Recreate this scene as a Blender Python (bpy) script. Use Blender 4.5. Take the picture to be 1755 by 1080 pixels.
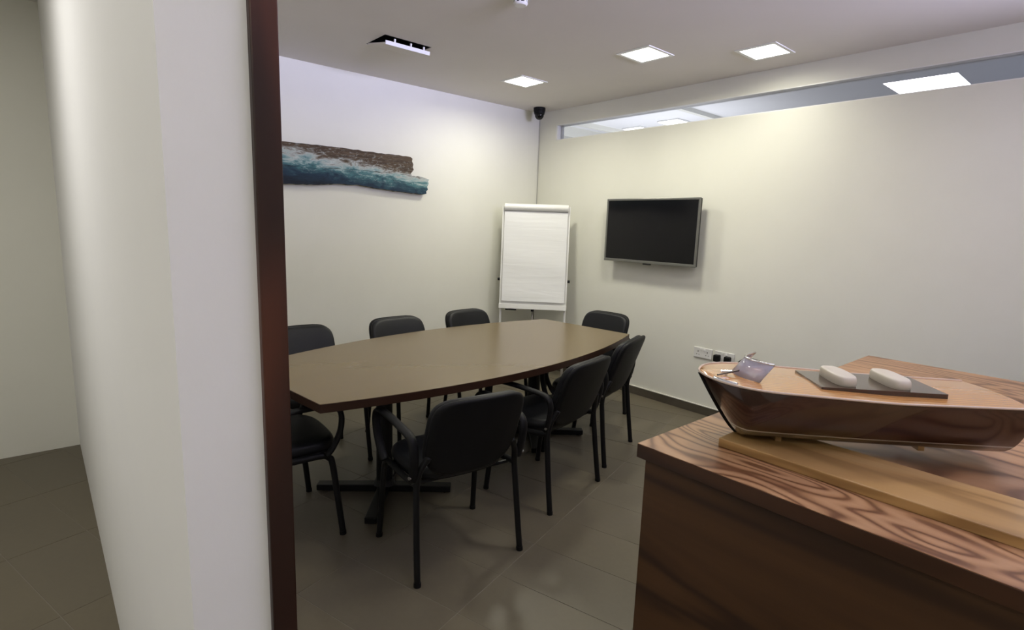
import bpy, bmesh, math, random
from mathutils import Vector, Matrix
for o in list(bpy.data.objects): bpy.data.objects.remove(o)
S = bpy.context.scene; C = S.collection
PI = math.pi
rnd = random.Random(7)

# ---------------------------------------------------------------- camera, light, exposure
cam_d = bpy.data.cameras.new('camera'); cam = bpy.data.objects.new('camera', cam_d); C.objects.link(cam)
YAW, PITCH, ROLL, FPX = .853, .160, .034, 940.0
f_ = Vector((-math.sin(YAW)*math.cos(PITCH), math.cos(YAW)*math.cos(PITCH), -math.sin(PITCH)))
r_ = Vector((math.cos(YAW), math.sin(YAW), 0)); u_ = r_.cross(f_)
r2 = math.cos(ROLL)*r_ + math.sin(ROLL)*u_; u2 = -math.sin(ROLL)*r_ + math.cos(ROLL)*u_
M = Matrix((( r2.x, u2.x, -f_.x, 4.418), (r2.y, u2.y, -f_.y, -4.157), (r2.z, u2.z, -f_.z, 1.511), (0,0,0,1)))
cam.matrix_world = M
cam_d.sensor_fit = 'HORIZONTAL'; cam_d.sensor_width = 36; cam_d.lens = FPX/1755*36
cam_d.clip_start = .02
S.camera = cam
S.view_settings.view_transform = 'Standard'; S.view_settings.look = 'None'
S.view_settings.gamma = 1; S.view_settings.use_curve_mapping = False
S.view_settings.exposure = 0.0

wd = bpy.data.worlds.new('world'); S.world = wd; wd.use_nodes = True
wd.node_tree.nodes['Background'].inputs[0].default_value = (.62, .68, 1.0, 1)
wd.node_tree.nodes['Background'].inputs[1].default_value = 0.6

def area(name, loc, rot, sx, sy, power, col, spread=180):
    l = bpy.data.lights.new(name, 'AREA'); l.shape = 'RECTANGLE'; l.size = sx; l.size_y = sy
    l.energy = power; l.color = col; l.spread = math.radians(spread)
    o = bpy.data.objects.new(name, l); C.objects.link(o); o.location = loc; o.rotation_euler = rot
    return o
WARM = (1.0, .975, .80); COOL = (.66, .66, 1.0)
LIGHTS = [(.83, -.98), (1.977, -.90), (2.58, -.43), (3.20, -1.75)]  # last one is added out of view to light the counter side
for (x, y), pw in zip(LIGHTS, (12.8, 12.8, 3.2, 10)):
    area('downlight_lamp', (x, y, 2.676), (0, 0, .06), .22, .22, pw, WARM, 170)
# added second row of lamps, out of view above, to even out the light
LIGHTS_ADDED = [(1.15, -3.42), (1.977, -3.15)]
for x, y in LIGHTS_ADDED: area('downlight_lamp', (x, y, 2.676), (0, 0, .06), .22, .22, 3.4, WARM, 170)
# added cool fills at an unseen clerestory, tinting upper wall and ceiling
area('cool_wall_fill', (5.19, -2.0, 2.50), (0, math.radians(91), 0), .26, 3.2, 5.2, COOL, 34)
area('cool_ceiling_fill', (5.18, -2.0, 2.42), (0, math.radians(114), 0), .14, 3.2, 46, COOL, 64)
# the neighbouring room behind the strip window, with an uplight added to brighten it
area('next_room_fill', (-.2, 2.4, 2.0), (PI, 0, 0), 2.4, 1.5, 26, (.93, .94, 1.0))
area('next_room_lamp', (1.2, 2.2, 2.80), (0, 0, 0), .5, .5, 14, (.95, .95, 1.0))
area('next_room_lamp', (3.0, 1.6, 2.80), (0, 0, 0), .5, .5, 14, (.95, .95, 1.0))
# fill lamps added behind the viewer, whitening the partition and corridor
area('lobby_fill', (4.75, -4.75, 2.68), (0, 0, 0), .25, .25, 12, (1, .96, .9))
area('lobby_fill', (2.2, -4.95, 2.68), (0, 0, 0), .25, .25, 22, (1, .97, .93))

# ---------------------------------------------------------------- materials
def mat(name, col, rough=.5, metal=0, spec=.5, coat=0, emis=None, es=0, alpha=None):
    m = bpy.data.materials.new(name); m.use_nodes = True
    b = m.node_tree.nodes['Principled BSDF']
    b.inputs['Base Color'].default_value = (*col, 1); b.inputs['Roughness'].default_value = rough
    b.inputs['Metallic'].default_value = metal; b.inputs['Specular IOR Level'].default_value = spec
    b.inputs['Coat Weight'].default_value = coat
    if emis: b.inputs['Emission Color'].default_value = (*emis, 1); b.inputs['Emission Strength'].default_value = es
    return m
def nodes(m): return m.node_tree.nodes, m.node_tree.links, m.node_tree.nodes['Principled BSDF']
def coord(m, scale=(1,1,1), kind='Object', rot=(0,0,0), loc=(0,0,0)):
    N, L, b = nodes(m)
    t = N.new('ShaderNodeTexCoord'); mp = N.new('ShaderNodeMapping')
    mp.inputs['Scale'].default_value = scale; mp.inputs['Rotation'].default_value = rot; mp.inputs['Location'].default_value = loc
    L.new(t.outputs[kind], mp.inputs[0]); return mp.outputs[0]
def noise(m, vec, scale=5, detail=4, rough=.5, dist=0):
    N, L, b = nodes(m); n = N.new('ShaderNodeTexNoise')
    n.inputs['Scale'].default_value = scale; n.inputs['Detail'].default_value = detail
    n.inputs['Roughness'].default_value = rough; n.inputs['Distortion'].default_value = dist
    if vec is not None: L.new(vec, n.inputs['Vector'])
    return n.outputs['Fac']
def ramp(m, fac, stops):
    N, L, b = nodes(m); r = N.new('ShaderNodeValToRGB'); e = r.color_ramp.elements
    while len(e) < len(stops): e.new(.5)
    for k, (p, c) in enumerate(stops): e[k].position = p; e[k].color = (*c, 1)
    L.new(fac, r.inputs[0]); return r.outputs[0]
def mixc(m, fac, a, b_, mode='MIX'):
    N, L, b = nodes(m); x = N.new('ShaderNodeMix'); x.data_type = 'RGBA'; x.blend_type = mode
    for i, v in ((0, fac), (6, a), (7, b_)):
        if isinstance(v, (int, float)): x.inputs[i].default_value = v
        elif isinstance(v, tuple): x.inputs[i].default_value = (*v, 1)
        else: L.new(v, x.inputs[i])
    return x.outputs[2]
def math_(m, op, a, b_=0.0, c=None):
    N, L, b = nodes(m); x = N.new('ShaderNodeMath'); x.operation = op
    for i, v in ((0, a), (1, b_), (2, c)):
        if v is None: continue
        if isinstance(v, (int, float)): x.inputs[i].default_value = v
        else: L.new(v, x.inputs[i])
    return x.outputs[0]
def bump(m, h, strength=.1, dist=.01):
    N, L, b = nodes(m); x = N.new('ShaderNodeBump'); x.inputs['Strength'].default_value = strength; x.inputs['Distance'].default_value = dist
    L.new(h, x.inputs['Height']); L.new(x.outputs[0], b.inputs['Normal'])
def setcol(m, c): m.node_tree.links.new(c, nodes(m)[2].inputs['Base Color'])

def paint(name, c1, c2, rough=.7):
    m = mat(name, c1, rough, spec=.25); v = coord(m, (1,1,1))
    setcol(m, ramp(m, noise(m, v, 1.3, 5, .6), [(.3, c1), (.7, c2)])); bump(m, noise(m, v, 90, 3), .08, .002); return m
M_wall = paint('wall_paint', (.72,.715,.645), (.76,.755,.685))
M_ceil = paint('ceiling_paint', (.70,.665,.63), (.73,.695,.66), .8)
M_white = paint('white_paint', (.80,.80,.80), (.83,.83,.82))
M_white_gloss = mat('white_gloss_metal', (.80,.80,.78), .3)
M_grout = mat('grout', (.20,.18,.145), .8)
def tile_mat():
    m = mat('porcelain_tile', (.1,.09,.07), .42, spec=.45)
    v = coord(m, (1,1,1)); N, L, b = nodes(m)
    n = noise(m, v, 1.6, 6, .6, .4); n2 = noise(m, v, 40, 3)
    oi = N.new('ShaderNodeObjectInfo')
    c = ramp(m, n, [(.3, (.108,.091,.060)), (.7, (.145,.123,.083))])
    c = mixc(m, math_(m, 'MULTIPLY', oi.outputs['Random'], .22), c, (.10,.09,.075))
    c = mixc(m, math_(m, 'MULTIPLY', n2, .22), c, (.19,.165,.115)); setcol(m, c)
    L.new(ramp(m, n, [(.3, (.38,)*3), (.7, (.52,)*3)]), b.inputs['Roughness'])
    bump(m, n2, .1, .002); return m
M_tile = tile_mat()
M_skirt = mat('skirting_tile', (.075,.062,.045), .45)
setcol(M_skirt, ramp(M_skirt, noise(M_skirt, coord(M_skirt), 6, 4), [(.3, (.065,.054,.040)), (.7, (.095,.08,.06))]))
M_caulk = mat('skirting_bead', (.62,.60,.54), .6)

def wood(name, dark, mid, light, axis=1, rings=14, stretch=.12, rough=.4, coat=0., ringdist=6, fine=.35):
    m = mat(name, mid, rough, spec=.4, coat=coat)
    sc = [1,1,1]; sc[axis] = stretch
    v = coord(m, tuple(sc)); N, L, b = nodes(m)
    n = noise(m, v, rings*.25, 3, .5, .8)
    w = math_(m, 'SINE', math_(m, 'MULTIPLY', n, ringdist*6.28))
    w = math_(m, 'MULTIPLY_ADD', w, .5, .5)
    sc2 = [90,90,90]; sc2[axis] = 3
    g = noise(m, coord(m, tuple(sc2)), 1.0, 3, .6)
    c = ramp(m, w, [(0, dark), (.35, mid), (1, light)])
    c = mixc(m, math_(m, 'MULTIPLY', g, fine), c, dark)
    setcol(m, c); bump(m, g, .06, .001); return m
M_table = wood('table_laminate', (.148,.103,.046), (.158,.111,.051), (.170,.121,.058), axis=1, rings=5, stretch=.14, rough=.22, ringdist=1.5, fine=.5)
M_edge = mat('dark_table_edge', (.030,.012,.006), .45, spec=.3)
M_jamb = wood('stained_jamb_wood', (.02,.006,.003), (.08,.022,.010), (.14,.040,.017), axis=2, rings=14, stretch=.1, rough=.4, ringdist=3)
def ctop_mat():
    m = mat('oak_worktop', (.4,.25,.14), .36, spec=.45, coat=.05)
    N, L, b = nodes(m)
    v = coord(m, (.55, 1.9, 1), rot=(0,0,math.radians(62)))
    n = noise(m, v, 1.5, 2, .4, .5)
    w = math_(m, 'SINE', math_(m, 'MULTIPLY', n, 150.0))
    w = math_(m, 'MULTIPLY_ADD', w, .5, .5)
    g = noise(m, coord(m, (8, 110, 20), rot=(0,0,math.radians(62))), 1.0, 3, .6)
    c = ramp(m, w, [(0, (.12,.05,.02)), (.22, (.30,.155,.072)), (.6, (.42,.235,.115)), (1, (.46,.27,.14))])
    c = mixc(m, math_(m, 'MULTIPLY', g, .4), c, (.26,.11,.05)); setcol(m, c)
    bump(m, w, .12, .0015); return m
M_ctop = ctop_mat()
M_cbody = wood('dark_walnut_panel', (.030,.012,.004), (.062,.027,.009), (.085,.038,.013), axis=0, rings=12, stretch=.15, rough=.5, ringdist=4)
M_cedge = wood('dark_worktop_edge', (.030,.011,.004), (.055,.021,.008), (.07,.028,.011), axis=0, rings=12, stretch=.15, rough=.4, ringdist=4)
M_blackmetal = mat('black_powder_coat', (.005,.005,.006), .45, spec=.28)
M_plastic = mat('black_plastic', (.005,.005,.006), .55, spec=.22)
bump(M_plastic, noise(M_plastic, coord(M_plastic), 350, 2), .1, .001)
def vinyl():
    m = mat('black_vinyl', (.0065,.007,.009), .46, spec=.3)
    bump(m, noise(m, coord(m), 160, 3), .18, .001); return m
M_vinyl = vinyl()
M_fabric = mat('black_fabric', (.012,.012,.013), .85, spec=.2)
bump(M_fabric, noise(M_fabric, coord(M_fabric), 500, 2), .3, .001)
M_chrome = mat('chrome', (.85,.85,.88), .1, 1)
M_steel = mat('grey_steel', (.25,.24,.22), .4, .7)
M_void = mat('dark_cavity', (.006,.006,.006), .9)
M_screen = mat('screen_glass', (.005,.005,.006), .13, spec=.32)
M_bezel = mat('grey_bezel', (.20,.20,.185), .30, .6)
M_tvback = mat('tv_back_plastic', (.012,.012,.012), .45)
M_panel = mat('lamp_diffuser', (1,1,1), .5, emis=(1,.985,.93), es=9)
M_plate = mat('white_plastic', (.72,.71,.69), .35)
M_slot = mat('socket_slot', (.03,.03,.03), .6)
def paper():
    m = mat('flipchart_paper', (.82,.825,.83), .75, spec=.2)
    n = noise(m, coord(m, (1,1,9)), 1.8, 3, .5, .6); bump(m, n, .25, .012); return m
M_paper = paper()
M_glass = mat('clear_glass', (.95,.97,1), .03)
nodes(M_glass)[2].inputs['Transmission Weight'].default_value = 1; nodes(M_glass)[2].inputs['IOR'].default_value = 1.02

# ---------------------------------------------------------------- mesh helpers
def link(name, bm, m, parent=None, smooth=False, bev=0, sub=0):
    me = bpy.data.meshes.new(name)
    bmesh.ops.recalc_face_normals(bm, faces=bm.faces); bm.to_mesh(me); bm.free()
    for mm in (m if isinstance(m, (list, tuple)) else [m]): me.materials.append(mm)
    if smooth:
        for p in me.polygons: p.use_smooth = True
    o = bpy.data.objects.new(name, me); C.objects.link(o)
    if parent: o.parent = parent
    if bev:
        b = o.modifiers.new('bevel', 'BEVEL'); b.width = bev; b.segments = 2; b.limit_method = 'ANGLE'
    if sub:
        s = o.modifiers.new('subsurf', 'SUBSURF'); s.levels = sub; s.render_levels = sub
    return o
def tag(o, label, cat, group=None):
    o['label'] = label; o['category'] = cat
    if group: o['group'] = group
    return o
def thing(name, label, cat, loc=(0,0,0), rz=0, group=None):
    o = bpy.data.objects.new(name, None); C.objects.link(o); o.empty_display_size = .1
    o.location = loc; o.rotation_euler = (0,0,rz); return tag(o, label, cat, group)
def struct(name, bm, m, parent=None, **k):
    o = link(name, bm, m, parent, **k)
    if not parent: o['kind'] = 'structure'
    return o
def box(bm, x0, x1, y0, y1, z0, z1, mtx=None, mi=0):
    v = [bm.verts.new((x, y, z)) for x in (x0, x1) for y in (y0, y1) for z in (z0, z1)]
    fs = [bm.faces.new([v[i] for i in q]) for q in ((0,1,3,2),(4,6,7,5),(0,4,5,1),(2,3,7,6),(0,2,6,4),(1,5,7,3))]
    for f in fs: f.material_index = mi
    if mtx:
        for a in v: a.co = mtx @ a.co
    return v
def BX(*a, **k): bm = bmesh.new(); box(bm, *a, **k); return bm
def cyl(bm, p0, p1, r0, r1=None, n=16, cap=True):
    r1 = r0 if r1 is None else r1
    p0, p1 = Vector(p0), Vector(p1); d = (p1-p0).normalized()
    a = d.orthogonal().normalized(); b = d.cross(a)
    R0 = [bm.verts.new(p0+(a*math.cos(2*PI*i/n)+b*math.sin(2*PI*i/n))*r0) for i in range(n)]
    R1 = [bm.verts.new(p1+(a*math.cos(2*PI*i/n)+b*math.sin(2*PI*i/n))*r1) for i in range(n)]
    for i in range(n): bm.faces.new((R0[i], R0[(i+1)%n], R1[(i+1)%n], R1[i]))
    if cap: bm.faces.new(R0[::-1]); bm.faces.new(R1)
def CY(*a, **k): bm = bmesh.new(); cyl(bm, *a, **k); return bm
def smoothpath(pts, k=6):
    P = [Vector(p) for p in pts]; out = []
    for i in range(len(P)-1):
        p0 = P[max(i-1,0)]; p1 = P[i]; p2 = P[i+1]; p3 = P[min(i+2,len(P)-1)]
        for j in range(k):
            t = j/k
            out.append(.5*((2*p1)+(-p0+p2)*t+(2*p0-5*p1+4*p2-p3)*t*t+(-p0+3*p1-3*p2+p3)*t**3))
    out.append(P[-1]); return out
def tube(bm, pts, rx, ry=None, n=10, side=Vector((1,0,0))):
    """sweep an ellipse: rx along `side`, ry across it"""
    ry = rx if ry is None else ry
    rings = []
    for i, p in enumerate(pts):
        d = (pts[min(i+1,len(pts)-1)]-pts[max(i-1,0)]).normalized()
        a = (side - d*side.dot(d))
        a = a.normalized() if a.length > 1e-3 else d.orthogonal().normalized()
        b = d.cross(a)
        rings.append([bm.verts.new(p+a*math.cos(2*PI*j/n)*rx+b*math.sin(2*PI*j/n)*ry) for j in range(n)])
    for A, B in zip(rings, rings[1:]):
        for j in range(n): bm.faces.new((A[j], A[(j+1)%n], B[(j+1)%n], B[j]))
    bm.faces.new(rings[0][::-1]); bm.faces.new(rings[-1])
def prism(bm, poly, z0, z1, mi=0, fn=None):
    fn = fn or (lambda a, b, c: (a, b, c))
    A = [bm.verts.new(fn(x, y, z0)) for x, y in poly]; B = [bm.verts.new(fn(x, y, z1)) for x, y in poly]
    n = len(poly); fs = [bm.faces.new(A[::-1]), bm.faces.new(B)]
    sd = [bm.faces.new((A[i], A[(i+1)%n], B[(i+1)%n], B[i])) for i in range(n)]
    for f in fs+sd: f.material_index = mi
    return fs, sd

# ---------------------------------------------------------------- room shell
H = 2.70; XR = 5.2; YB = -5.8; T = .12
YN0, YN1, XJ = -4.03, -3.905, 3.62         # the partition beside the viewer
floor = struct('floor', BX(-T, XR+T, YB-T, T, -.16, -.0016), M_grout)
# tiles: rows 0.295 wide, 0.6 long, laid at 16.5 degrees through the joint seen in the foreground
th = math.radians(16.0); ax = Vector((math.cos(th), math.sin(th))); ay = Vector((-math.sin(th), math.cos(th)))
O = Vector((2.837, -3.009)); TL, TW, G = .60, .295, .0030
def clip(poly, f):
    out = []
    for i in range(len(poly)):
        a, b = poly[i], poly[(i+1)%len(poly)]; fa, fb = f(a), f(b)
        if fa >= 0: out.append(a)
        if (fa >= 0) != (fb >= 0): out.append(a+(b-a)*(fa/(fa-fb)))
    return out
full = None
for i in range(-12, 9):
    for j in range(-22, 22):
        c0 = O + ax*(i*TL) + ay*(j*TW)
        P = [c0+ax*G/2+ay*G/2, c0+ax*(TL-G/2)+ay*G/2, c0+ax*(TL-G/2)+ay*(TW-G/2), c0+ax*G/2+ay*(TW-G/2)]
        Q = P
        for f in (lambda p: p.x-.002, lambda p: XR-.002-p.x, lambda p: -.002-p.y, lambda p: p.y+5.0):
            Q = clip(Q, f) if Q else Q
        if len(Q) < 3: continue
        area_q = abs(sum(Q[k].x*Q[(k+1)%len(Q)].y-Q[(k+1)%len(Q)].x*Q[k].y for k in range(len(Q))))/2
        if area_q < .003: continue
        # part of the floor seen by nobody (behind the partition) keeps its tiles too
        if area_q > TL*TW*.965 and all((a-b).length < 1e-9 for a, b in zip(P, Q)):
            if full is None:
                bm = bmesh.new(); prism(bm, [(0,0),(TL-G,0),(TL-G,TW-G),(0,TW-G)], -.006, 0)
                o = link('tile', bm, M_tile, floor, bev=.0008); full = o.data
            else:
                o = bpy.data.objects.new('tile', full); C.objects.link(o); o.parent = floor
                b = o.modifiers.new('bevel', 'BEVEL'); b.width = .0008; b.segments = 2; b.limit_method = 'ANGLE'
            o.location = (P[0].x, P[0].y, 0); o.rotation_euler = (0,0,th)
        else:
            bm = bmesh.new(); prism(bm, [(q.x-c0.x, q.y-c0.y) for q in Q], -.006, 0)
            o = link('tile', bm, M_tile, floor); o.location = (c0.x, c0.y, 0)

# ceiling with openings for three recessed lamps and the loose hatch
def grid_slab(holes, x0, x1, y0, y1, z0, z1):
    xs = sorted({x0, x1, *[h[0] for h in holes], *[h[1] for h in holes]}); ys = sorted({y0, y1, *[h[2] for h in holes], *[h[3] for h in holes]})
    bm = bmesh.new()
    for a, b in zip(xs, xs[1:]):
        for c, d in zip(ys, ys[1:]):
            if any(a >= h[0]-1e-6 and b <= h[1]+1e-6 and c >= h[2]-1e-6 and d <= h[3]+1e-6 for h in holes): continue
            box(bm, a, b, c, d, z0, z1)
    bmesh.ops.remove_doubles(bm, verts=bm.verts, dist=1e-5)
    seen = {}
    for f in list(bm.faces):
        k = tuple(sorted(v.index for v in f.verts))
    bm.verts.index_update()
    for f in list(bm.faces):
        k = tuple(sorted(v.index for v in f.verts)); seen.setdefault(k, []).append(f)
    bmesh.ops.delete(bm, geom=[f for fs in seen.values() if len(fs) > 1 for f in fs], context='FACES_ONLY')
    return bm
HX0, HX1, HY0, HY1 = .735, 1.012, -2.345, -1.995
holes = [(x-.125, x+.125, y-.135, y+.135) for x, y in LIGHTS+LIGHTS_ADDED] + [(HX0, HX1, HY0, HY1)]
struct('ceiling', grid_slab(holes, -T, XR+T, YB-T, T, H, H+.10), M_ceil)

WZ0, WZ1, WX0 = 2.402, 2.552, .245            # strip window in the back wall
struct('wall_left', BX(-T, 0, YB-T, T, 0, H), M_wall)
struct('wall_back', grid_slab([(WX0, 4.9, -1, -1)], 0, 1, 0, 1, 0, 1) if False else (lambda bm: (box(bm, 0, XR+T, 0, T, 0, WZ0), box(bm, 0, XR+T, 0, T, WZ1, H), box(bm, 0, WX0, 0, T, WZ0, WZ1), box(bm, 4.9, XR+T, 0, T, WZ0, WZ1), bm)[-1])(bmesh.new()), M_wall)
def wall_right():
    bm = bmesh.new(); y0, y1, z0, z1 = -3.7, -.3, 2.35, 2.65
    box(bm, XR, XR+T, YB-T, y0, 0, H); box(bm, XR, XR+T, y1, 0, 0, H)
    box(bm, XR, XR+T, y0, y1, 0, z0); box(bm, XR, XR+T, y0, y1, z1, H); return bm
struct('wall_right', wall_right(), M_wall)
wf = bmesh.new()
for a in ((-3.7,-3.66,2.35,2.65), (-.34,-.3,2.35,2.65), (-2.02,-1.98,2.38,2.62), (-3.66,-.34,2.35,2.38), (-3.66,-.34,2.62,2.65)):
    box(wf, XR+.03, XR+.08, *a)
w2 = struct('window_added', wf, M_white_gloss)  # unseen high window, added as the source of the bluish light
struct('wall_rear', BX(0, XR+T, YB-T, YB, 0, H), M_wall)
struct('wall_front', BX(0, XJ, YN0, YN1, 0, H), M_white)
# dark stained timber lining on the inner corner of the partition
struct('trim_1', BX(XJ, XJ+.014, -3.905-.0235, -3.893, 0, H), M_jamb, bev=.002)
# skirting
struct('baseboard_back', BX(0, XR, -.012, 0, 0, .072), M_skirt, bev=.001)
struct('trim_2', BX(0, XR, -.0145, 0, .072, .078), M_caulk)
struct('baseboard_left', BX(0, .012, YN1, -.012, 0, .072), M_skirt, bev=.001)
struct('trim_3', BX(0, .0145, YN1, -.0145, .072, .078), M_caulk)

# strip window: frame and pane
fr = bmesh.new()
box(fr, WX0, WX0+.022, .0, .10, WZ0, WZ1); box(fr, 4.878, 4.9, .0, .10, WZ0, WZ1)
box(fr, WX0, 4.9, .0, .10, WZ0-.0, WZ0+.006); box(fr, WX0, 4.9, .0, .10, WZ1-.006, WZ1)
w1 = struct('window_1', fr, M_white_gloss)
link('pane', BX(WX0+.022, 4.878, .055, .061, WZ0+.006, WZ1-.006), M_glass, w1)
# neighbouring room
struct('wall_next_room_back', BX(-2.7, 5.4, 4.2, 4.3, -.1, 3.2), M_white)
struct('wall_next_room_left', BX(-2.8, -2.7, T, 4.3, -.1, 3.2), M_white)
struct('wall_next_room_side', BX(-2.7, -T, 0, T, -.1, 3.2), M_white)
struct('ceiling_next_room', BX(-2.8, 5.4, T, 4.3, 3.05, 3.12), M_white)
struct('floor_next_room', BX(-2.8, 5.4, T, 4.3, -.16, -.1), M_grout)
struct('trim_4', BX(-1.95, -1.65, T+.01, 4.19, 2.90, 3.05), M_wall)
struct('trim_5', BX(-1.30, -1.22, T+.01, 4.19, 2.99, 3.05), M_wall)
struct('trim_6', BX(.35, .42, T+.01, 4.19, 3.0, 3.05), M_wall)
for x, y, lab in ((-.95, 2.95, 'glowing square ceiling lamp of the next room, seen nearest the left end of strip window'),
                  (-.22, 2.80, 'glowing square ceiling lamp of the next room, seen mid strip window')):
    t = thing('ceiling_lamp', lab, 'ceiling light', (x, y, 3.05), 0)
    link('frame', BX(-.17,.17,-.17,.17,-.02,0), M_white_gloss, t)
    link('diffuser', BX(-.15,.15,-.15,.15,-.026,-.0195), M_panel, t)

# ---------------------------------------------------------------- ceiling fittings
labs = ['recessed square ceiling lamp nearest the corner dome camera', 'largest recessed square ceiling lamp, middle of the three, above the far table end', 'recessed square ceiling lamp at the right, close to the strip window', 'added ceiling lamp out of view, between counter and television wall', 'added ceiling lamp of the unseen rear row, above the wall side chairs', 'added ceiling lamp of the unseen rear row, above the foreground armchair']
for (x, y), lb in zip(LIGHTS+LIGHTS_ADDED, labs):
    t = thing('ceiling_lamp', lb, 'ceiling light', (x, y, H), .0)
    bm = bmesh.new()
    for a in ((-.135,.135,-.145,-.118), (-.135,.135,.118,.145), (-.135,-.112,-.118,.118), (.112,.135,-.118,.118)):
        box(bm, *a, -.005, .0)
    link('frame', bm, M_white_gloss, t)
    link('diffuser', BX(-.118,.118,-.125,.125,-.0035,.006), M_panel, t)
# hatch hanging open
t = thing('ceiling_hatch', 'loose rectangular ceiling hatch hanging slightly open with a black gap', 'hatch', (HX0, (HY0+HY1)/2, H))
w, d = HX1-HX0, HY1-HY0
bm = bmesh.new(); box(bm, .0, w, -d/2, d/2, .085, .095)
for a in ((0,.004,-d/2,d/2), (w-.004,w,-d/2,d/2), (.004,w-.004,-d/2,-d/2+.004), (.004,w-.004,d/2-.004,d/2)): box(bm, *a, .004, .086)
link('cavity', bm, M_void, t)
mt = Matrix.Translation((0.004,0,-.001)) @ Matrix.Rotation(math.radians(10.5), 4, 'Y')
bm = bmesh.new(); box(bm, 0, w-.022, -d/2+.012, d/2-.004, 0, .010, mt); link('door', bm, M_ceil, t)
bm = bmesh.new(); box(bm, w-.021, w-.016, -d/2+.012, d/2-.004, -.002, .022, mt); link('edge_strip', bm, M_white_gloss, t)
for yy in (-.10, .02, .12):
    bm = bmesh.new(); box(bm, w-.03, w-.019, yy, yy+.010, .020, .042, mt); link('clip', bm, M_white_gloss, t)
# smoke detector
t = thing('smoke_detector', 'white round smoke detector with dark slots at the top of the picture', 'smoke detector', (2.078, -2.128, H))
bm = bmesh.new(); cyl(bm, (0,0,-.016), (0,0,0), .050, n=32); link('base', bm, M_plate, t, bev=.003)
bm = bmesh.new(); cyl(bm, (0,0,-.034), (0,0,-.016), .030, n=24); link('chamber', bm, M_void, t)
for k in range(8):
    a = k*PI/4; mt = Matrix.Rotation(a, 4, 'Z'); bm = bmesh.new(); box(bm, .029, .037, -.004, .004, -.036, -.015, mt); link('rib', bm, M_plate, t)
bm = bmesh.new(); cyl(bm, (0,0,-.046), (0,0,-.035), .030, .040, n=32); link('cap', bm, M_plate, t, bev=.002)
# dome camera in the corner
t = thing('dome_camera', 'black dome security camera under the ceiling in the corner', 'camera', (.19, -.19, H))
bm = bmesh.new(); cyl(bm, (0,0,-.03), (0,0,0), .060, n=32); link('mount', bm, M_plastic, t, bev=.004)
bm = bmesh.new(); cyl(bm, (0,0,-.065), (0,0,-.03), .050, .058, n=32); link('collar', bm, M_plastic, t, bev=.003)
bm = bmesh.new(); bmesh.ops.create_uvsphere(bm, u_segments=24, v_segments=12, radius=.046, matrix=Matrix.Translation((0,0,-.07))); link('dome', bm, M_screen, t, smooth=True)
bm = bmesh.new(); tube(bm, smoothpath([(.10,-.10,H-.004), (.03,-.03,H-.006), (.006,-.006,H-.03), (.006,-.006,2.3), (.006,-.006,1.3), (.006,-.006,.085)], 4), .0035, n=6, side=Vector((1,1,0)))
tag(link('cable', bm, mat('grey_cable', (.46,.45,.42), .6), None, smooth=True), 'thin grey cable running down the room corner from the dome camera', 'cable')

# ---------------------------------------------------------------- driftwood sea painting
def sea_mat():
    m = mat('sea_painted_driftwood', (.2,.15,.1), .6, spec=.3); N, L, b = nodes(m)
    t = N.new('ShaderNodeTexCoord'); s = N.new('ShaderNodeSeparateXYZ'); L.new(t.outputs['Object'], s.inputs[0])
    y, z = s.outputs[1], s.outputs[2]       # local origin: world (0,-2.0,1.9)
    def nz(sc, scale, det=5, r=.6, d=.6):
        return noise(m, coord(m, sc, rot=(math.radians(-8),0,0)), scale, det, r, d)
    wv = nz((1, 2.2, 6), 2.2, 6, .65, 1.2); fine = nz((1, 6, 26), 2.0, 5, .7, .3); big = nz((1, 1.5, 1.5), 2.0, 3, .5, 0)
    # height above the crest line, which falls from left to right
    crest = math_(m, 'MULTIPLY_ADD', y, -.085, .028)
    h = math_(m, 'SUBTRACT', z, crest)
    h = math_(m, 'ADD', h, math_(m, 'MULTIPLY_ADD', wv, .26, -.13))
    h = math_(m, 'ADD', h, math_(m, 'MULTIPLY_ADD', fine, .10, -.05))
    hn = math_(m, 'MULTIPLY_ADD', h, 2.6, .5)
    sea = ramp(m, hn, [(0, (.004,.009,.020)), (.20, (.008,.028,.055)), (.33, (.022,.072,.095)), (.43, (.06,.165,.18)), (.50, (.24,.34,.34)), (.57, (.40,.43,.41)), (.66, (.22,.20,.165)), (.72, (.105,.072,.045))])
    wd_ = ramp(m, nz((1, 3, 40), 1.5, 5, .7, .2), [(.3, (.025,.015,.009)), (.5, (.070,.044,.025)), (.72, (.125,.085,.052))])
    sel = ramp(m, hn, [(0, (0,0,0)), (.57, (0,0,0)), (.70, (1,1,1))])
    c = mixc(m, sel, sea, wd_)
    # foam flecks
    fl = ramp(m, nz((1, 4, 11), 3.2, 6, .75, 1.5), [(.52, (0,0,0)), (.68, (1,1,1))])
    band = ramp(m, hn, [(.26, (0,0,0)), (.44, (.7,)*3), (.70, (.6,)*3), (.95, (0,0,0))])
    f2 = mixc(m, 1.0, fl, band, 'MULTIPLY')
    c = mixc(m, f2, c, (.55,.62,.60)); setcol(m, c)
    bump(m, nz((1, 3, 60), 1.5, 4, .7, 0), .6, .006); return m
M_sea = sea_mat()
M_rawwood = wood('raw_driftwood', (.02,.013,.008), (.06,.04,.025), (.09,.06,.04), axis=1, rings=40, stretch=.1, rough=.8)
t = thing('driftwood_painting', 'two weathered driftwood boards painted with a breaking teal sea wave, hung on wall', 'painting', (0, -2.0, 1.9))
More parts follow.
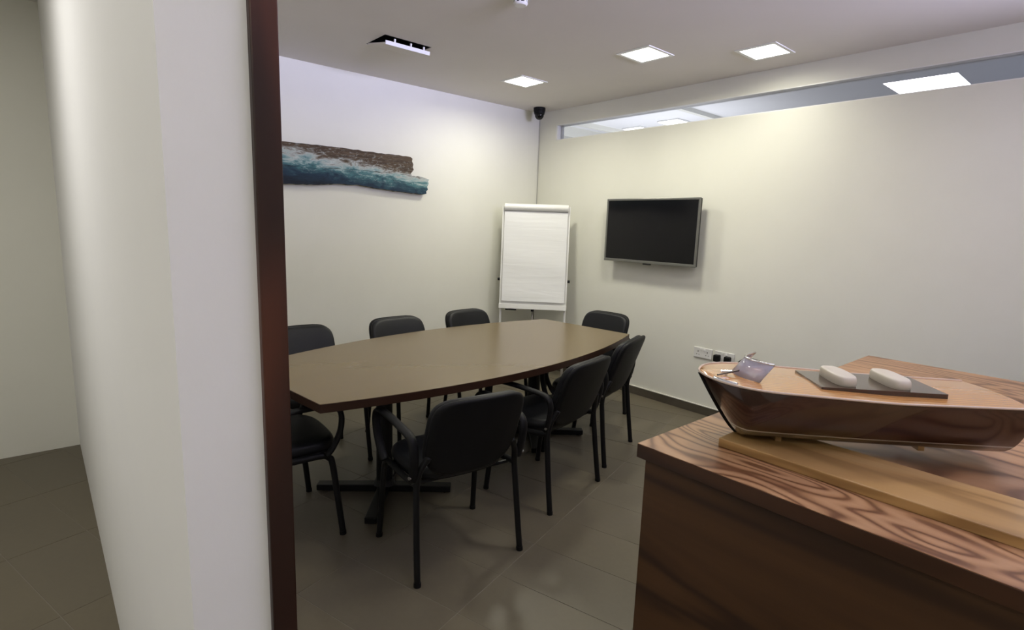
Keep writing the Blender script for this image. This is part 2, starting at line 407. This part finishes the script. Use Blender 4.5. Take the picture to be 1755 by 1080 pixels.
def plank(pts_top, pts_bot, end_r, x0, x1, name):
    """pts in (y,z) local; jagged outline"""
    def dens(pts, k=9, a=.0035):
        out = []
        for p, q in zip(pts, pts[1:]):
            for j in range(k):
                s = j/k; out.append((p[0]+(q[0]-p[0])*s, p[1]+(q[1]-p[1])*s+rnd.uniform(-a, a)))
        out.append(pts[-1]); return out
    poly = dens(pts_bot) + end_r + dens(pts_top)[::-1]
    bm = bmesh.new(); fs, sd = prism(bm, poly, x0, x1, 0, fn=lambda y, z, x: (x, y, z))
    for f in sd: f.material_index = 1
    return link(name, bm, [M_sea, M_rawwood], t)
# local y = world y + 2.0 ; local z = world z - 1.9
plank([(-1.15,.192), (-.66,.185), (-.30,.190), (.10,.186), (.40,.186)], [(-1.15,-.02), (-.5,.02), (0,.03), (.40,.030)],
      [(.425,.028), (.418,.045), (.432,.06), (.446,.078), (.436,.10), (.442,.125), (.428,.15), (.434,.172), (.415,.184)], .012, .045, 'board')
plank([(-1.15,-.022), (-.5,.018), (0,.028), (.40,.028), (.54,.020)], [(-1.15,-.13), (-.66,-.128), (-.42,-.112), (-.28,-.098), (-.05,-.092), (.10,-.108), (.30,-.122), (.55,-.128)],
      [(.578,-.122), (.574,-.10), (.592,-.085), (.584,-.06), (.600,-.03), (.592,-.01), (.604,.004), (.575,.012)], .012, .050, 'board')
for yy in (-.75, .25):
    link('hanger_bar', BX(0, .0125, yy-.015, yy+.015, -.09, .16), M_rawwood, t)

# ---------------------------------------------------------------- television
TY = -.115
t = thing('television', 'black flat television in a grey frame, mounted on the wall', 'television', (1.549, 0, 1.509))
t0 = (.957/2, .55/2)
P0, P1, Q0, Q1 = -.476, .476, -.280, .282
bm = bmesh.new(); b_ = .018
box(bm, P0, P1, TY, TY+.012, Q1-b_, Q1); box(bm, P0, P1, TY, TY+.012, Q0, Q0+.024)
box(bm, P0, P0+b_, TY, TY+.012, Q0+.024, Q1-b_); box(bm, P1-b_, P1, TY, TY+.012, Q0+.024, Q1-b_)
link('bezel', bm, M_bezel, t, bev=.003)
link('screen', BX(P0+b_, P1-b_, TY+.004, TY+.010, Q0+.024, Q1-b_), M_screen, t)
bm = bmesh.new(); box(bm, P0+.003, P1-.003, TY+.012, TY+.035, Q0+.003, Q1-.003); box(bm, P0+.08, P1-.08, TY+.035, TY+.062, Q0+.05, Q1-.06)
link('rear_housing', bm, M_tvback, t, bev=.005)
link('receiver_tab', BX(-.04,.04, TY+.002, TY+.018, Q0-.012, Q0), M_tvback, t, bev=.003)
bm = bmesh.new(); box(bm, -.2, .2, TY+.062, -.003, -.12, -.08); box(bm, -.2, .2, TY+.062, -.003, .08, .12); box(bm, -.16,-.13, TY+.062, -.004, -.08,.08); box(bm, .13,.16, TY+.062, -.004, -.08,.08)
link('wall_bracket', bm, M_blackmetal, t)

# ---------------------------------------------------------------- sockets
def socket(x, label):
    t = thing('wall_socket', label, 'socket', (x, 0, .522), 0)
    link('faceplate', BX(-.083,.083,-.010,0,-.043,.043), M_plate, t, bev=.003)
    for sx in (-.042, .042):
        link('rocker', BX(sx-.008+(.026 if sx < 0 else -.026), sx+.008+(.026 if sx < 0 else -.026), -.014, -.009, .018, .034), M_plate, t, bev=.001)
        bm = bmesh.new(); box(bm, sx-.003, sx+.003, -.0115, -.0095, .004, .016); box(bm, sx-.014, sx-.008, -.0115, -.0095, -.018, -.013); box(bm, sx+.008, sx+.014, -.0115, -.0095, -.018, -.013)
        link('pin_slots', bm, M_slot, t)
socket(2.100, 'white double wall socket with nothing plugged in')
socket(2.290, 'white double wall socket holding two black plugs')
def plug(x, label, path, g='black plugs in the double socket'):
    t = thing('plug', label, 'plug', (x, -.0145, .512), 0, g)
    link('plug_body', BX(-.024,.024,-.045,0,-.028,.028), M_plastic, t, bev=.008)
    bm = bmesh.new(); tube(bm, smoothpath(path, 6), .004, n=8); link('plug_cord', bm, M_plastic, t, smooth=True)
plug(2.243, 'black plug in the left outlet of the double socket', [(0,-.02,-.025), (0,-.026,-.06), (.01,-.03,-.12), (.06,-.04,-.20), (.16,-.02,-.30), (.3,0,-.42), (.5,0,-.44)])
plug(2.333, 'black plug in the right outlet, its cord rising to the right', [(0,-.03,-.02), (.03,-.05,-.03), (.09,-.05,.0), (.16,-.03,.05), (.30,-.01,.03), (.5,0,-.1), (.7,0,-.3), (.9,0,-.45)])

# ---------------------------------------------------------------- flipchart
t = thing('flipchart_easel', 'white flipchart easel with blank paper standing in the corner', 'flipchart', (.463, -.437, 0), math.radians(45))
# local x runs along the board, local -y looks at the room; board leans back
def lean(z): return .10*(z-.70)/1.04          # y offset with height
L0 = Matrix.Translation((0,0,.70)) @ Matrix.Rotation(-math.atan(.10), 4, 'X')
link('backboard', BX(-.335,.335,0,.014,0,1.02, mtx=L0), M_white_gloss, t, bev=.004)
for a in ((-.335,-.322), (.322,.335)): link('side_rail', BX(*a,-.006,.0,0,1.02, mtx=L0), M_white_gloss, t)
def padmesh():
    bm = bmesh.new(); nx, nz = 14, 24; g = []
    for k in range(nz+1):
        z = .075+.90*k/nz; row = []
        for i in range(nx+1):
            x = -.312+.624*i/nx; y = -.016 - .0022*math.sin(z*17+x*3) - (.006*(1-k/nz))
            row.append(bm.verts.new(L0 @ Vector((x, y, z))))
        g.append(row)
    for k in range(nz):
        for i in range(nx): bm.faces.new((g[k][i], g[k][i+1], g[k+1][i+1], g[k+1][i]))
    r = bmesh.ops.extrude_face_region(bm, geom=bm.faces[:])
    bmesh.ops.translate(bm, vec=(0,.006,0), verts=[v for v in r['geom'] if isinstance(v, bmesh.types.BMVert)])
    return bm
link('paper_pad', padmesh(), M_paper, t, smooth=False)
bm = bmesh.new(); cyl(bm, L0 @ Vector((-.315,-.016,1.005)), L0 @ Vector((.315,-.016,1.005)), .034, n=24); link('clamp_bar', bm, M_white_gloss, t, smooth=False, bev=.004)
link('clamp_shadow_strip', BX(-.312,.312,-.020,-.001,.965,.980, mtx=L0), mat('clamp_shadow_grey', (.35,.35,.34), .6), t)  # grey strip standing in for the shadow under the clamp bar
link('pen_tray', BX(-.335,.335,-.045,.004,.0,.010, mtx=L0), M_white_gloss, t, bev=.003)
link('tray_lip', BX(-.335,.335,-.050,-.043,.0,.048, mtx=L0), M_white_gloss, t, bev=.003)
link('tray_clip', BX(-.27,-.16,-.035,.0,-.016,.0, mtx=L0), M_plastic, t, bev=.002)
link('centre_knob', BX(-.014,.014,-.022,.012,-.022,.0, mtx=L0), M_plastic, t, bev=.003)
for sx in (-1, 1):
    foot = L0 @ Vector((sx*.322, .028, -.69))
    b = bmesh.new(); tube(b, [L0 @ Vector((sx*.322, .028, .50)), foot], .012, n=10)
    l = link('leg', b, M_white_gloss, t, smooth=True)
    link('foot_cap', CY((foot.x,foot.y,0), (foot.x,foot.y,.026), .017, n=14), M_plastic, l)
    link('knob', CY(L0 @ Vector((sx*.335,.010,.29)), L0 @ Vector((sx*.360,.010,.29)), .014, n=14), M_plastic, t, bev=.002)
b = bmesh.new(); tube(b, [L0 @ Vector((0,.034,.48)), Vector((0,.36,.012))], .012, n=10); l = link('leg', b, M_steel, t, smooth=True)
link('foot_cap', CY((0,.36,0), (0,.36,.022), .017, n=14), M_plastic, l)
b = bmesh.new(); tube(b, [L0 @ Vector((0,.020,.03)), L0 @ Vector((0,.020,-.30))], .009, n=10); link('brace', b, M_steel, t, smooth=True)
link('rear_crossbar', BX(-.33,.33,.016,.042,.46,.50, mtx=L0), M_white_gloss, t, bev=.003)

# ---------------------------------------------------------------- boardroom table
t = thing('boardroom_table', 'large boat-shaped wooden meeting table with dark edge', 'table', (1.686, -2.114, 0), .110)
def tw(s): return .411+.209*(1-s*s)
def outline(d=0, n=36):
    P = []
    for k in range(n+1):
        s = -1+2*k/n; P.append((tw(s)-d, s*(1.24-d)))
    for k in range(n+1):
        s = 1-2*k/n; P.append((-tw(s)+d, s*(1.24-d)))
    return P
bm = bmesh.new(); prism(bm, outline(.0015), .7435, .745); link('tabletop', bm, M_table, t)
bm = bmesh.new(); prism(bm, outline(0), .705, .7435); link('edge_band', bm, M_edge, t, bev=.001)
link('underframe', BX(-.04,.04,-.85,.85,.675,.705), M_blackmetal, t)
for sy in (-1, 1):
    y = sy*.643
    bm = bmesh.new(); cyl(bm, (0,y,.045), (0,y,.68), .045, n=24); col = link('column', bm, M_blackmetal, t, smooth=False, bev=.002)
    bm = bmesh.new(); cyl(bm, (0,y,.045), (0,y,.075), .062, .048, n=24); link('collar', bm, M_blackmetal, col)
    link('mounting_plate', BX(-.22,.22,y-.05,y+.05,.692,.706), M_blackmetal, t)
    for k in range(4):
        a = PI/4+k*PI/2
        mt = Matrix.Translation((0,y,0)) @ Matrix.Rotation(a, 4, 'Z')
        bm = bmesh.new(); v = box(bm, .03, .375, -.030, .030, .008, .048, mt)
        for q in v:
            lc = mt.inverted() @ q.co
            if lc.x > .3 and lc.z > .04: q.co.z -= .006
        l = link('foot', bm, M_blackmetal, t, bev=.004)
        link('glide', CY(mt @ Vector((.34,0,0)), mt @ Vector((.34,0,.010)), .014, n=12), M_plastic, l)

# ---------------------------------------------------------------- chairs
def cushion(bm, w, d, h, n=3.2, seg=40, fn=None, rings=7, nt=None):
    """closed pillow with a superelliptic plan, mapped by fn(x,y,z)"""
    fn = fn or (lambda x, y, z: (x, y, z)); rows = []
    for k in range(rings+1):
        u = -1+2*k/rings; ph = u*PI/2
        zz = math.sin(ph)*h/2; sh = 1-.10*(1-math.cos(ph))
        row = []
        for i in range(seg):
            a = 2*PI*i/seg; c, s = math.cos(a), math.sin(a)
            e = (nt(s) if nt else n)
            x = math.copysign(abs(c)**(2/e), c)*w/2; y = math.copysign(abs(s)**(2/e), s)*d/2
            row.append(bm.verts.new(fn(x*sh, y*sh, zz)))
        rows.append(row)
    for A, B in zip(rows, rows[1:]):
        for i in range(seg): bm.faces.new((A[i], A[(i+1)%seg], B[(i+1)%seg], B[i]))
    for R, z in ((rows[0], -h/2), (rows[-1], h/2)):
        # fan inward rings so that the mapped surface stays curved
        prev = R
        for s in (.66, .33):
            ring = []
            for i in range(seg):
                a = 2*PI*i/seg; c, sn = math.cos(a), math.sin(a); e = (nt(sn) if nt else n)
                x = math.copysign(abs(c)**(2/e), c)*w/2*.9*s; y = math.copysign(abs(sn)**(2/e), sn)*d/2*.9*s
                ring.append(bm.verts.new(fn(x, y, z*(1+.12*(1-s)))))
            for i in range(seg): bm.faces.new((prev[i], prev[(i+1)%seg], ring[(i+1)%seg], ring[i]))
            prev = ring
        cv = bm.verts.new(fn(0, 0, z*1.12))
        for i in range(seg): bm.faces.new((prev[i], prev[(i+1)%seg], cv))
def back_fn(off):
    def f(x, v, n):       # v along the height, n through the thickness (+ = front)
        zc = .630; ang = math.radians(19)
        curve = .50*x*x            # sides come forward
        y = -.232 + n + off + curve - v*math.tan(ang) 
        return (x, y, zc+v)
    return f
def make_chair(name, label):
    t = thing(name, label, 'chair')
    bm = bmesh.new(); cushion(bm, .475, .415, .060, 3.4, fn=lambda x, y, z: (x*(1+.06*y), y+.03, .452+z+(.010*(y < 0))*0 - .35*max(0, y-.12)**2*3)); link('seat', bm, M_vinyl, t, smooth=True)
    bm = bmesh.new(); cushion(bm, .46, .39, .022, 3.4, fn=lambda x, y, z: (x, y+.035, .422+z)); link('seat_shell', bm, M_plastic, t, smooth=True)
    nt = lambda s: 5.2 if s > 0 else 3.1
    bm = bmesh.new(); cushion(bm, .445, .372, .046, fn=back_fn(.014), nt=nt); link('backrest', bm, M_vinyl, t, smooth=True)
    bm = bmesh.new(); cushion(bm, .450, .377, .036, fn=back_fn(-.016), nt=nt); link('backrest_shell', bm, M_plastic, t, smooth=True)
    for s in (-1, 1):
        bm = bmesh.new()
        tube(bm, smoothpath([(s*.262,-.225,.004), (s*.257,-.205,.16), (s*.250,-.183,.36), (s*.246,-.178,.43), (s*.236,-.190,.50), (s*.205,-.210,.56)], 5), .0135, .0155, n=12)
        l = link('leg', bm, M_blackmetal, t, smooth=True)
        link('foot_cap', CY((s*.262,-.225,0), (s*.261,-.224,.018), .0160, n=14), M_plastic, l)
        bm = bmesh.new()
        tube(bm, smoothpath([(s*.262,.222,.004), (s*.257,.205,.16), (s*.250,.182,.36), (s*.247,.165,.402), (s*.246,.12,.418), (s*.246,-.06,.418), (s*.246,-.178,.43)], 5), .0135, .0155, n=12)
        l = link('leg', bm, M_blackmetal, t, smooth=True)
        link('foot_cap', CY((s*.262,.222,0), (s*.261,.221,.018), .0160, n=14), M_plastic, l)
        bm = bmesh.new()
        tube(bm, smoothpath([(s*.264,-.178,.455), (s*.268,-.198,.53), (s*.272,-.205,.60), (s*.275,-.178,.645), (s*.277,-.08,.660), (s*.277,.06,.668), (s*.277,.165,.662), (s*.274,.215,.625), (s*.270,.215,.54), (s*.263,.180,.455), (s*.258,.15,.420)], 5), .021, .0125, n=12)
        l = link('armrest', bm, M_plastic, t, smooth=True)
        link('bolt', CY((s*.270,-.185,.475), (s*.287,-.190,.475), .007, n=12), M_steel, t)
    bm = bmesh.new()
    for y in (.12, -.13): tube(bm, [Vector((-.246,y,.415)), Vector((.246,y,.415))], .009, n=8)
    link('cross_tube', bm, M_blackmetal, t)
    return t
def dup(root, loc, rz, label):
    r = root.copy(); C.objects.link(r); r.location = loc; r.rotation_euler = (0,0,rz); r['label'] = label
    for ch in list(root.children):
        c = ch.copy(); C.objects.link(c); c.parent = r
        for g in ch.children:
            d = g.copy(); C.objects.link(d); d.parent = c
    return r
def yaw_of(fx, fy): return math.atan2(-fx, fy)        # +Y is the chair's front
CH = [ # x, y, forward
 (2.410, -2.762, (-.99, .12), 'black armchair in the foreground, its back to the viewer'),
 (2.250, -1.975, (-.983, -.20), 'black armchair on the near side, between foreground and farthest right chair'),
 (2.022, -1.318, (-.95, -.325), 'black armchair with its back rising right of the table, below the television'),
 (1.50, -.785, (.06, -1), 'black chair at the far end of the table, beside the flipchart'),
 (1.060, -1.470, (1, .10), 'black chair against the left wall, nearest the flipchart'),
 (1.100, -2.160, (1, .03), 'black chair on the wall side, middle of that row'),
 (1.110, -2.890, (1, .0), 'black chair on the wall side, cut by the door jamb, under the painting'),
 (1.760, -3.330, (.06, 1), 'black armchair at the near left table end, mostly hidden by the jamb'),
]
proto = make_chair('office_chair', CH[0][3]); proto['group'] = 'black visitor chairs around the meeting table'
for i, (x, y, fw, lb) in enumerate(CH):
    if i == 0: proto.location = (x, y, 0); proto.rotation_euler = (0, 0, yaw_of(*fw))
    else: dup(proto, (x, y, 0), yaw_of(*fw), lb)

# ---------------------------------------------------------------- counter
CZ = .908; CX, CYF = 3.533, -2.887; CX1, CY1 = 4.95, -.90
t = thing('counter', 'dark brown wooden counter with oak-grained top at the right', 'counter', (CX, CYF, 0))
LX, LY = CX1-CX, CY1-CYF
link('worktop', BX(0,LX,0,LY,CZ-.0015,CZ), M_ctop, t)
link('worktop_edge', BX(-.0008,LX,-.0008,LY,CZ-.042,CZ-.0015), M_cedge, t, bev=.0015)
link('front_panel', BX(.020,LX-.02,.016,.036,.0,CZ-.042), M_cbody, t)
link('side_panel', BX(.020,.040,.036,LY-.02,.0,CZ-.042), M_cbody, t)
link('side_panel', BX(LX-.04,LX-.02,.036,LY-.02,.0,CZ-.042), M_cbody, t)
link('back_panel', BX(.04,LX-.04,LY-.04,LY-.02,.0,CZ-.042), M_cbody, t)

# ---------------------------------------------------------------- display board and model boat
M_board = wood('varnished_pine', (.30,.17,.06), (.45,.27,.10), (.52,.33,.14), axis=0, rings=14, stretch=.15, rough=.4, coat=.2)
tag(link('display_board', BX(0,.84,0,.22,0,.026), M_board, None, bev=.003), 'light varnished wooden board under the model boat on the counter', 'board')
db = bpy.data.objects['display_board']; db.location = (3.686, -2.716, CZ)
BZ = CZ+.026
M_hull = mat('mahogany_hull', (.035,.012,.008), .18, spec=.6, coat=.6)
M_bottom = mat('grey_boot_paint', (.16,.13,.09), .45)
M_stripe = mat('waterline_stripe', (.45,.42,.38), .4)
def deckm():
    m = mat('striped_teak_deck', (.5,.25,.08), .2, coat=.7); N, L, b = nodes(m)
    t = N.new('ShaderNodeTexCoord'); s = N.new('ShaderNodeSeparateXYZ'); L.new(t.outputs['Object'], s.inputs[0])
    w = math_(m, 'PINGPONG', s.outputs[1], .0075)
    c = ramp(m, math_(m, 'MULTIPLY', w, 133.0), [(0, (.20,.075,.02)), (.10, (.55,.27,.085)), (1, (.62,.32,.11))])
    c = mixc(m, math_(m, 'MULTIPLY', noise(m, coord(m, (8,120,1)), 1, 3), .5), c, (.40,.17,.05)); setcol(m, c); return m
M_deck = deckm()
BD = math.radians(43)
boat = thing('model_boat', 'polished wooden model motorboat, bow pointing left, on the counter', 'model boat', (3.608, -2.712, BZ), BD)
BL = .80
def beam(s):   # half beam at fraction s from the bow
    return .160*max(0, 1-(1-min(s/.24,1))**2.5)**.55*(1-.15*max(0,s-.5)/.5)
def sheer(s): return .176-.020*min(1, s/.6)+.005*s
def keelz(s):
    q = max(0, 1-s/.145); return .004+.172*q**1.2
NS, NP = 40, 12
def hull_rows():
    rows = []
    for i in range(NS+1):
        s = (i/NS)**1.5; x = BL*s; b = max(beam(s), .0008); zt = sheer(s); zk = min(keelz(s), zt-.001)
        half = []
        for k in range(NP+1):
            a = k/NP
            yy = b*math.sin(a*PI/2)**.75; zz = zk+(zt-zk)*(1-math.cos(a*PI/2))**.85 if a < 1 else zt
            half.append((x, yy, zz))
        rows.append(half)
    return rows
R = hull_rows()
bm = bmesh.new()
def band(bm, side, k0, k1):
    V = [[bm.verts.new((x, side*y, z)) for x, y, z in r[k0:k1+1]] for r in R]
    for A, B in zip(V, V[1:]):
        for k in range(k1-k0): bm.faces.new((A[k], A[k+1], B[k+1], B[k]))
for sd in (-1, 1): band(bm, sd, 0, NP)
last = [bm.verts.new((x, -y, z)) for x, y, z in R[-1]] + [bm.verts.new((x, y, z)) for x, y, z in R[-1][::-1]]
bmesh.ops.remove_doubles(bm, verts=bm.verts, dist=1e-4)
def hullm():
    m = mat('mahogany_hull_with_waterline', (.03,.01,.007), .18, spec=.6, coat=.6); N, L, b = nodes(m)
    t = N.new('ShaderNodeTexCoord'); q = N.new('ShaderNodeSeparateXYZ'); L.new(t.outputs['Object'], q.inputs[0])
    a = math_(m, 'GREATER_THAN', q.outputs[2], .040); c = math_(m, 'GREATER_THAN', q.outputs[2], .045)
    setcol(m, mixc(m, c, mixc(m, a, (.16,.13,.09), (.45,.42,.38)), (.030,.010,.006))); return m
link('hull', bm, hullm(), boat, smooth=True)
bm = bmesh.new(); V = []
for i, r in enumerate(R):
    x, y, z = r[-1]; V.append([bm.verts.new((x, y*a, z+.006*(1-a*a)+.0005)) for a in (-1,-.5,0,.5,1)])
for A, B in zip(V, V[1:]):
    for k in range(4): bm.faces.new((A[k], A[k+1], B[k+1], B[k]))
link('deck', bm, M_deck, boat, smooth=True)
for sd in (-1, 1):
    bm = bmesh.new(); tube(bm, [Vector((r[-1][0]-.001*(i == 0), sd*r[-1][1], r[-1][2]+.001)) for i, r in enumerate(R)], .0032, n=8, side=Vector((0,0,1)))
    link('rub_rail', bm, mat('pale_rail_%d' % sd, (.62,.50,.40), .3), boat, smooth=True)
bm = bmesh.new(); tube(bm, [Vector((r[0][0]-.002, 0, r[0][2])) for r in R[:28]], .0045, n=8, side=Vector((0,1,0))); link('stem_band', bm, M_plastic, boat, smooth=True)
bm = bmesh.new(); tube(bm, [Vector((.05,-.03,.188)), Vector((.08,-.03,.190))], .004, n=8); cyl(bm, (.065,-.03,.17), (.065,-.03,.189), .004, n=8); link('cleat', bm, M_chrome, boat)
def rim(x, inset=0): return -(beam(x/BL)-inset)
bm = bmesh.new(); tube(bm, smoothpath([(x, rim(x,.006), sheer(x/BL)+.004) for x in (.022,.034,.05,.07)], 5), .005, n=8); link('bow_chock', bm, M_chrome, boat, smooth=True)
bm = bmesh.new(); tube(bm, [Vector((.030,-.072,.188)), Vector((.075,-.04,.190)), Vector((.13,.0,.192))], .0024, n=6); link('boat_hook', bm, M_hull, boat)
def windscreen():
    bm = bmesh.new(); n = 10; A = []; B = []
    for i in range(n+1):
        a = -1+2*i/n; y = a*.085; x = .085+.05*a*a
        A.append(bm.verts.new((x, y, .172))); B.append(bm.verts.new((x+.040, y*.93, .225)))
    for i in range(n): bm.faces.new((A[i], A[i+1], B[i+1], B[i]))
    r = bmesh.ops.extrude_face_region(bm, geom=bm.faces[:]); bmesh.ops.translate(bm, vec=(.003,0,0), verts=[v for v in r['geom'] if isinstance(v, bmesh.types.BMVert)])
    return bm
M_screenglass = mat('tinted_windscreen', (.75,.72,.85), .08); nodes(M_screenglass)[2].inputs['Transmission Weight'].default_value = .55
link('windscreen', windscreen(), M_screenglass, boat, smooth=True)
bm = bmesh.new(); tube(bm, [Vector((.126+.05*a*a, a*.085*.93, .226)) for a in [-1+2*i/10 for i in range(11)]], .003, n=8); link('windscreen_frame', bm, M_chrome, boat, smooth=True)
# cockpit opening coaming and seats
bm = bmesh.new(); box(bm, .30, .62, -.09, .09, .160, .176); link('cockpit_floor', bm, M_hull, boat)
for x in (.38, .52):
    bm = bmesh.new(); cushion(bm, .06, .15, .03, 3, seg=20, fn=lambda a, b, c, x=x: (x+a, b, .186+c)); link('seat', bm, mat('cream_seat_%d' % int(x*100), (.6,.55,.45), .5), boat, smooth=True)
for x in (.22, .60):
    link('cradle', BX(x-.008,x+.008,-.05,.05,0,.03), M_board, boat)
